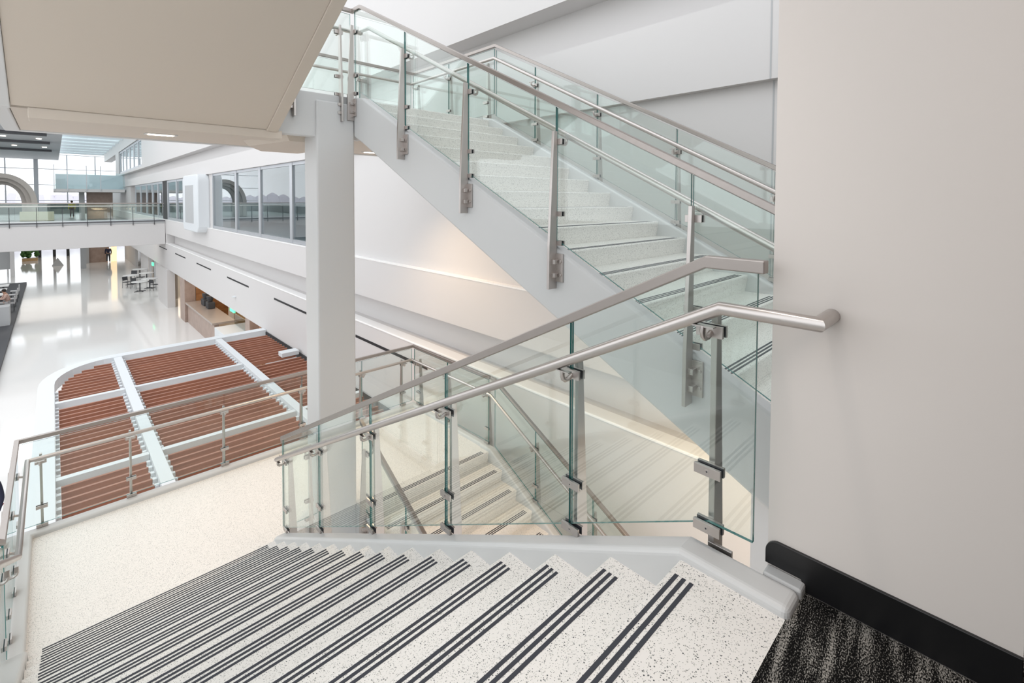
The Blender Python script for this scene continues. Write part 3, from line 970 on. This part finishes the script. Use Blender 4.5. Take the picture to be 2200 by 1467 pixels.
tag(obj('tree_crowns', hb, M['hill']), 'hazy rounded tree crowns outside the glazed end wall', 'trees', None, 'stuff')

ar = thing('arched_portal', 'grey ribbed arch standing in front of the glazed end wall', 'arch', (-3.2, 60, -0.75))
for i, (rx, rz, th, y0, y1) in enumerate(((2.2, 2.62, 0.38, 60, 60.5), (1.85, 2.3, 0.36, 60.5, 61.1), (1.52, 2.0, 0.34, 61.1, 61.8))):
    mb = MB()
    K = 28
    P0 = []
    for k in range(K + 1):
        a = math.pi * k / K
        P0.append((math.cos(a), math.sin(a)))
    for k in range(K):
        q = []
        for (c, s_) in (P0[k], P0[k + 1]):
            q.append((-3.2 + rx * c, 0.75 + rz * s_)); q.append((-3.2 + (rx - th) * c, 0.75 + (rz - th) * s_))
        vs = [(x, y0, z) for x, z in q] + [(x, y1, z) for x, z in q]
        mb.add(vs, [(0, 1, 3, 2), (4, 6, 7, 5), (0, 2, 6, 4), (1, 5, 7, 3)])
    for s_ in (-1, 1):
        xa, xb = sorted((-3.2 + s_ * rx, -3.2 + s_ * (rx - th)))
        mb.box(xa, xb, y0, y1, -0.75, 0.75)
    obj('arch_rib', mb, M['arch'], ar)

bl = thing('glass_balcony', 'pale blue glass balcony projecting from the far wall', 'balcony', (2.5, 60, 1.8))
obj('balcony_slab', MB().box(0.05, 5.09, 60, 66, 1.82, 2.1), M['white'], bl)
obj('balcony_glass', MB().box(0.05, 5.09, 59.98, 60.0, 2.1, 3.64), [M['skyglass'], M['glass_edge']], bl)
obj('balcony_wall', MB().box(0.2, 5.09, 61.5, 61.7, 2.1, 3.5), M['canopy'], bl)
for x in (0.1, 1.0, 2.3, 3.3):
    obj('balcony_post', MB().box(x - 0.03, x + 0.03, 59.9, 59.98, 1.9, 4.3), M['alu'], bl)

struct('wall_end_spandrel', MB().box(-14, 5.1, 85.3, 85.6, -1.05, 0.45), M['teal'], 'dark low spandrel along the glazed end wall')
struct('wall_gallery', MB().box(2.35, 4.3, 62, 62.4, -0.75, 1.815), M['brown'], 'tan wall under the glass balcony')
struct('column_gallery', MB().box(1.8, 2.2, 61.6, 62.0, ZG, 1.815), M['grey'], 'grey column under the glass balcony')
tag(obj('cream_counter', MB().box(-2.1, 0.05, 59.0, 59.7, -0.75, 0.05), M['cream'], None, 0.03), 'cream counter on the far gallery behind the bridge glass', 'counter')
# lower far end
struct('wall_ground_tan', MB().box(2.6, 4.1, 66.6, 67.0, ZG, -1.35), M['brown'], 'brown wall panel under the far gallery')
struct('column_ground', MB().box(2.0, 2.6, 66.3, 66.9, ZG, -1.35), M['grey'], 'grey column under the far gallery')
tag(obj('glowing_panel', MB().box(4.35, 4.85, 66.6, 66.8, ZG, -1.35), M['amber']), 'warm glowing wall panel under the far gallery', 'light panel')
fx = [-0.9, 0.15, 1.2, 2.0]
for i, x in enumerate((-1.2, 0.0, 1.15)):
    tag(obj('steel_post', MB().lathe([(0.13, 0), (0.13, 4.0)], (x, 76.5, ZG), 12), M['dark']), 'dark round post under the far gallery, %s from the left' % ('first', 'second', 'third')[i], 'post', 'far posts')
sg = thing('floor_sign', 'small grey pyramid floor sign on the shiny floor', 'sign', (0.2, 66, ZG))
obj('sign_body', MB().add([(-0.2, 65.7, ZG), (0.65, 65.7, ZG), (0.65, 66.3, ZG), (-0.2, 66.3, ZG), (0.22, 66, ZG + 0.8)], [(0, 3, 2, 1), (0, 1, 4), (1, 2, 4), (2, 3, 4), (3, 0, 4)]), M['grey'], sg)
pl = thing('planter_display', 'green plants on a stand near the far glazed doors', 'plant', (-1.9, 73, ZG))
obj('stand', MB().box(-2.5, -1.3, 72.6, 73.4, ZG, ZG + 0.3), M['woodlight'], pl)
lf = MB()
for i in range(26):
    lf.ball((-1.9 + random.uniform(-0.6, 0.6), 73 + random.uniform(-0.3, 0.3), ZG + 0.45 + random.uniform(0, 0.75)), 0.17, 0.17, 0.2, 0, 7, 4)
obj('foliage', lf, M['leaf'], pl)

# ================================================================= CAFE FRONT
pb = thing('stone_pillar', 'grey brown pillar at the end of the cafe counter', 'pillar', (5.3, 31.8, ZG))
obj('pillar_shaft', MB().box(5.10, 5.62, 31.2, 32.5, ZG, -3.16), M['brown'], pb, bevel=0.02)
pw = thing('wood_panel', 'walnut panel wall beside the grey brown pillar', 'panel', (6, 31, ZG))
obj('panel_board', MB().box(5.63, 7.2, 31.2, 31.45, ZG, -3.165), M['wood'], pw)
ct = thing('service_counter', 'long taupe service counter running from the pillar', 'counter', (5.6, 28, ZG))
obj('counter_top', MB().box(5.12, 6.05, 25.0, 31.15, ZG + 1.02, ZG + 1.12), M['counter'], ct, bevel=0.01)
obj('counter_front', MB().box(5.22, 5.4, 25.1, 31.1, ZG, ZG + 1.02), M['brown'], ct)
kc = thing('display_case', 'white display case at the near end of the service counter', 'display case', (5.6, 23.8, ZG))
obj('case_body', MB().box(5.14, 6.0, 22.9, 24.7, ZG, ZG + 1.0), M['canopy'], kc, bevel=0.01)
obj('case_niche', MB().box(5.35, 5.8, 22.88, 22.9, ZG + 0.2, ZG + 0.85), M['dark'], kc)
obj('case_glass', MB().box(5.95, 5.98, 22.9, 24.7, ZG + 1.0, ZG + 1.5), M['winglass'], kc)
p2 = thing('wood_panel', 'walnut panel wall at the near end of the cafe under the fascia', 'panel', (6, 19.6, ZG))
obj('panel_board', MB().box(5.56, 8.0, 19.4, 19.65, ZG, -3.165), M['wood'], p2)
p3 = thing('stone_pillar', 'grey brown pillar under the green exit sign', 'pillar', (5.6, 20.6, ZG))
obj('pillar_shaft', MB().box(5.40, 5.9, 20.3, 20.9, ZG, -3.16), M['brown'], p3, bevel=0.02)
tag(obj('exit_sign', MB().box(5.13, 5.19, 21.4, 22.0, -3.30, -3.10), M['exit']), 'green lit exit sign hanging under the fascia', 'sign')
tag(obj('exit_sign', MB().box(4.9, 4.97, 41.0, 41.6, -3.42, -3.2), M['exit']), 'pale green exit sign near the cafe tables', 'sign')
tag(obj('sprinkler_rose', MB().lathe([(0.05, 0), (0.11, 0.02), (0.11, 0.05)], (5.08, 21.0, -2.60), 14), M['canopy'], None), 'small white round fitting on the fascia below a slot vent', 'fitting')
bk = thing('back_counter', 'oak counter against the rear of the cafe', 'counter', (7.6, 27, ZG))
obj('cabinet', MB().box(7.2, 8.1, 22.0, 30.0, ZG, ZG + 1.0), M['woodlight'], bk)
obj('worktop', MB().box(7.15, 8.15, 22.0, 30.0, ZG + 1.0, ZG + 1.06), M['dark'], bk)
for i, (y, s_) in enumerate(((29.6, 0.34), (28.6, 0.28))):
    t = thing('coffee_grinder', ('tall dark coffee machine on the counter by the walnut panel', 'smaller dark coffee machine on the counter')[i], 'coffee machine', (5.75, y, ZG + 1.12), 'coffee machines')
    obj('machine_body', MB().box(5.62, 5.95, y - s_, y + s_, ZG + 1.12, ZG + 1.45), M['dark'], t, bevel=0.03)
    obj('hopper', MB().lathe([(0.10, 0), (0.16, 0.18), (0.17, 0.3)], (5.78, y, ZG + 1.45), 12), M['dark'], t)
tag(obj('menu_cabinet', MB().box(6.0, 6.6, 34.2, 34.9, ZG, ZG + 1.5), M['wood'], None, 0.02), 'orange brown cabinet behind the pillar', 'cabinet')
for i, (y0, y1) in enumerate(((47.2, 48.4), (49.6, 50.8))):
    tag(obj('grey_curtain', MB().box(5.84, 5.94, y0, y1, ZG, -3.17), M['grey']), 'grey brown %s doorway panel behind the cafe tables' % ('farther', 'nearer')[1 - i], 'panel', 'doorway panels')

# cafe tables
tb = thing('cafe_table', 'white round cafe table nearest to the hall', 'table', (4.45, 43.8, ZG), 'round cafe tables')
obj('tabletop', MB().lathe([(0.49, 0), (0.51, 0.02), (0.49, 0.04)], (4.45, 43.8, ZG + 0.70), 28), M['tabletop'], tb)
obj('pedestal', MB().lathe([(0.05, 0), (0.035, 0.1), (0.035, 0.70)], (4.45, 43.8, ZG), 12), M['dark'], tb)
ft = MB()
for k in range(4):
    a = k * math.pi / 2 + 0.4
    ft.tube([(4.45, 43.8, ZG + 0.04), (4.45 + 0.38 * math.cos(a), 43.8 + 0.38 * math.sin(a), ZG + 0.02)], 0.022, 8)
obj('foot', ft, M['dark'], tb)
for (x, y, lab) in ((5.15, 44.9, 'white round cafe table beside the wall pier'), (4.3, 47.8, 'white round cafe table at the outer left of the cluster'), (5.25, 51.5, 'white round cafe table farthest back in the cluster'), (5.38, 48.5, 'white round cafe table half hidden by the one at the pier')):
    c = copy_tree(tb); c.location = (x, y, ZG); c['label'] = lab


def chair(x, y, rz, label):
    t = thing('cafe_chair', label, 'chair', (x, y, ZG), 'cafe chairs')
    ca, sa = math.cos(rz), math.sin(rz)

    def P(u, v, z):
        return (x + u * ca - v * sa, y + u * sa + v * ca, ZG + z)
    mb = MB(); q = [(-.2, -.2), (.2, -.2), (.22, .2), (-.22, .2)]
    mb.prism(q, 0.43, 0.46, lambda u, v, a: P(u, v, a)); obj('seat', mb, M['dark'], t)
    mb = MB().prism([(-.2, .19), (.2, .19), (.2, .215), (-.2, .215)], 0.56, 0.84, lambda u, v, a: P(u, v + (a - .56) * .15, a)); obj('backrest', mb, M['dark'], t)
    for u, v, h in ((-.18, -.18, .43), (.18, -.18, .43), (-.18, .2, .6), (.18, .2, .6)):
        obj('leg', MB().tube([P(u * 1.1, v * 1.1, 0), P(u, v, h)], 0.013, 6), M['dark'], t)
    return t


chair(3.95, 46.2, 0.6, 'dark cafe chair out on the floor left of the nearest table')
chair(4.35, 45.3, 2.4, 'dark cafe chair between the nearest table and the pier table')
chair(4.6, 49.6, -0.5, 'dark cafe chair behind the cluster of tables')
chair(5.3, 43.5, 2.0, 'dark cafe chair tucked against the wall pier')

# ================================================================= LEFT SIDE SEATING
pf = thing('raised_platform', 'dark raised platform along the left side of the hall', 'platform', (-4, 40, ZG))
obj('platform_deck', MB().box(-9, -1.62, 24.0, 53.5, ZG, ZG + 0.16), M['dark'], pf)
kb = tag(obj('bin_cabinet', MB().box(-2.3, -1.74, 35.9, 36.7, ZG + 0.16, ZG + 1.15), M['grey'], None, 0.01), 'grey waste cabinet at the corner of the dark platform', 'cabinet')
wc = thing('bar_counter', 'wood fronted bar counter behind the grey cabinet', 'counter', (-3.2, 38.6, ZG + 0.16))
obj('counter_front', MB().box(-4.6, -2.45, 37.4, 38.4, ZG + 0.16, ZG + 1.05), M['wood'], wc)
obj('counter_top', MB().box(-4.7, -2.40, 37.3, 38.8, ZG + 1.05, ZG + 1.12), M['pink'], wc)
for i in range(3):
    t = thing('long_table', 'long white communal table on the dark platform, %s row' % ('nearest', 'middle', 'farthest')[i], 'table', (-3.4, 42.2 + 2.1 * i, ZG + 0.16), 'communal tables')
    obj('tabletop', MB().box(-5.2, -2.25, 41.9 + 2.1 * i, 42.9 + 2.1 * i, ZG + 0.88, ZG + 0.93), M['tabletop'], t)
    for x in (-5.0, -2.5):
        obj('leg', MB().box(x - 0.04, x + 0.04, 42.1 + 2.1 * i, 42.7 + 2.1 * i, ZG + 0.16, ZG + 0.88), M['dark'], t)
for i in range(4):
    t = thing('bar_chair', 'pale seat at the edge of the dark platform, %s from the grey cabinet' % ('first', 'second', 'third', 'fourth')[i], 'chair', (-1.95, 40.4 + 1.7 * i, ZG + 0.16), 'platform seats')
    y = 40.4 + 1.7 * i
    obj('seat', MB().box(-2.15, -1.72, y - 0.22, y + 0.22, ZG + 0.60, ZG + 0.66), M['greycloth'], t, bevel=0.02)
    obj('backrest', MB().box(-1.76, -1.71, y - 0.22, y + 0.22, ZG + 0.66, ZG + 1.02), M['greycloth'], t, bevel=0.015)
    for dx in (-0.17, 0.17):
        for dy in (-0.17, 0.17):
            obj('leg', MB().tube([(-1.94 + dx, y + dy, ZG + 0.16), (-1.94 + dx, y + dy, ZG + 0.60)], 0.015, 6), M['dark'], t)
struct('column_left', MB().box(-2.75, -2.5, 59.2, 59.5, ZG, -1.62), M['white'], 'slim white column beside the grey screen')
tag(obj('grey_screen', MB().box(-7, -2.8, 60.0, 60.2, ZG + 0.6, -1.62), M['grey']), 'large plain grey screen panel on the far left', 'panel')


# ================================================================= PEOPLE
def skin_mesh(name, verts, edges, radii, material, parent):
    off = origin_of(parent)
    me = bpy.data.meshes.new(name)
    me.from_pydata([tuple(Vector(v) - off) for v in verts], edges, [])
    me.materials.append(material)
    o = bpy.data.objects.new(name, me)
    sc.collection.objects.link(o)
    o.parent = parent
    md = o.modifiers.new('skin', 'SKIN')
    md.use_smooth_shade = True
    for i, r in enumerate(radii):
        me.skin_vertices[0].data[i].radius = (r, r)
    me.skin_vertices[0].data[0].use_root = True
    ss = o.modifiers.new('smooth', 'SUBSURF')
    ss.levels = 1; ss.render_levels = 1
    return o


def person(label, loc, rz, shirt, trousers, seated=False, reach=False):
    root = thing('person', label, 'person', loc)
    ca, sa = math.cos(rz), math.sin(rz)

    def P(u, v, z):     # u: right, v: forward
        return (loc[0] + u * ca - v * sa, loc[1] + u * sa + v * ca, loc[2] + z)
    if seated:
        hip = 0.48
        J = {'pelvis': (0, 0, hip), 'waist': (0, 0.03, hip + 0.2), 'chest': (0, 0.09, hip + 0.4), 'neck': (0, 0.14, hip + 0.56), 'head': (0, 0.18, hip + 0.66), 'crown': (0, 0.2, hip + 0.78)}
        legs = lambda s: [(0.1 * s, 0.05, hip - 0.01), (0.11 * s, 0.42, hip), (0.11 * s, 0.40, 0.09), (0.11 * s, 0.54, 0.04)]
        arms = lambda s: [(0.19 * s, 0.10, hip + 0.47), (0.23 * s, 0.22, hip + 0.24), (0.14 * s, 0.44, hip + 0.27), (0.12 * s, 0.53, hip + 0.27)]
    else:
        hip = 0.92
        J = {'pelvis': (0, 0, hip), 'waist': (0, 0, hip + 0.2), 'chest': (0, 0.01, hip + 0.42), 'neck': (0, 0, hip + 0.57), 'head': (0, 0.02, hip + 0.68), 'crown': (0, 0.02, hip + 0.80)}
        legs = lambda s: [(0.09 * s, 0, hip - 0.06), (0.10 * s, 0.02 + 0.05 * s, 0.48), (0.10 * s, -0.02 + 0.1 * s, 0.09), (0.11 * s, 0.12 + 0.1 * s, 0.035)]
        arms = lambda s: [(0.19 * s, 0.0, hip + 0.49), (0.24 * s, -0.02, hip + 0.2), (0.23 * s, 0.08, hip - 0.04), (0.22 * s, 0.10, hip - 0.13)]
    V = [J[k] for k in ('pelvis', 'waist', 'chest', 'neck', 'head', 'crown')]
    Rr = [0.13, 0.12, 0.135, 0.055, 0.092, 0.06]
    E_ = [(0, 1), (1, 2), (2, 3), (3, 4), (4, 5)]
    for s in (-1, 1):
        b = len(V); V += legs(s); Rr += [0.085, 0.06, 0.042, 0.035]; E_ += [(0, b), (b, b + 1), (b + 1, b + 2), (b + 2, b + 3)]
        b = len(V); V += arms(s); Rr += [0.06, 0.042, 0.032, 0.028]; E_ += [(2, b), (b, b + 1), (b + 1, b + 2), (b + 2, b + 3)]
    skin_mesh('body', [P(*v) for v in V], E_, Rr, M['skin'], root)
    V = [J['pelvis'], J['waist'], J['chest'], tuple(a * .6 + b * .4 for a, b in zip(J['chest'], J['neck']))]
    Rr = [0.145, 0.138, 0.152, 0.11]; E_ = [(0, 1), (1, 2), (2, 3)]
    for s in (-1, 1):
        b = len(V); A = arms(s)[:3]; V += A; Rr += [0.075, 0.056, 0.044]; E_ += [(2, b), (b, b + 1), (b + 1, b + 2)]
    skin_mesh('shirt', [P(*v) for v in V], E_, Rr, shirt, root)
    V = [J['pelvis']]; Rr = [0.148]; E_ = []
    for s in (-1, 1):
        b = len(V); V += legs(s)[:3]; Rr += [0.098, 0.073, 0.058]; E_ += [(0, b), (b, b + 1), (b + 1, b + 2)]
    skin_mesh('trousers', [P(*v) for v in V], E_, Rr, trousers, root)
    hd = Vector(P(*J['head']))
    obj('hair', MB().ball((hd.x - sa * -0.02, hd.y - 0.02 * ca, hd.z + 0.06), 0.10, 0.10, 0.10), M['hair'], root, smooth=True)
    return root


person('person in a yellow high visibility top and dark trousers standing on the far gallery', (1.38, 66.5, -0.75), 3.0, M['hivis'], M['navy'])
person('person in a pale pink top sitting at the bar counter on the dark platform', (-2.0, 40.45, ZG + 0.20), 1.75, M['pink'], M['greycloth'], seated=True)
person('person in dark clothes standing beside the brown wall panel', (4.1, 65.8, ZG), 3.0, M['navy'], M['dark'])
person('person in a navy top and crimson trousers at the far left edge below the landing', (-1.03, 13.2, ZG), 2.6, M['navy'], M['crimson'])
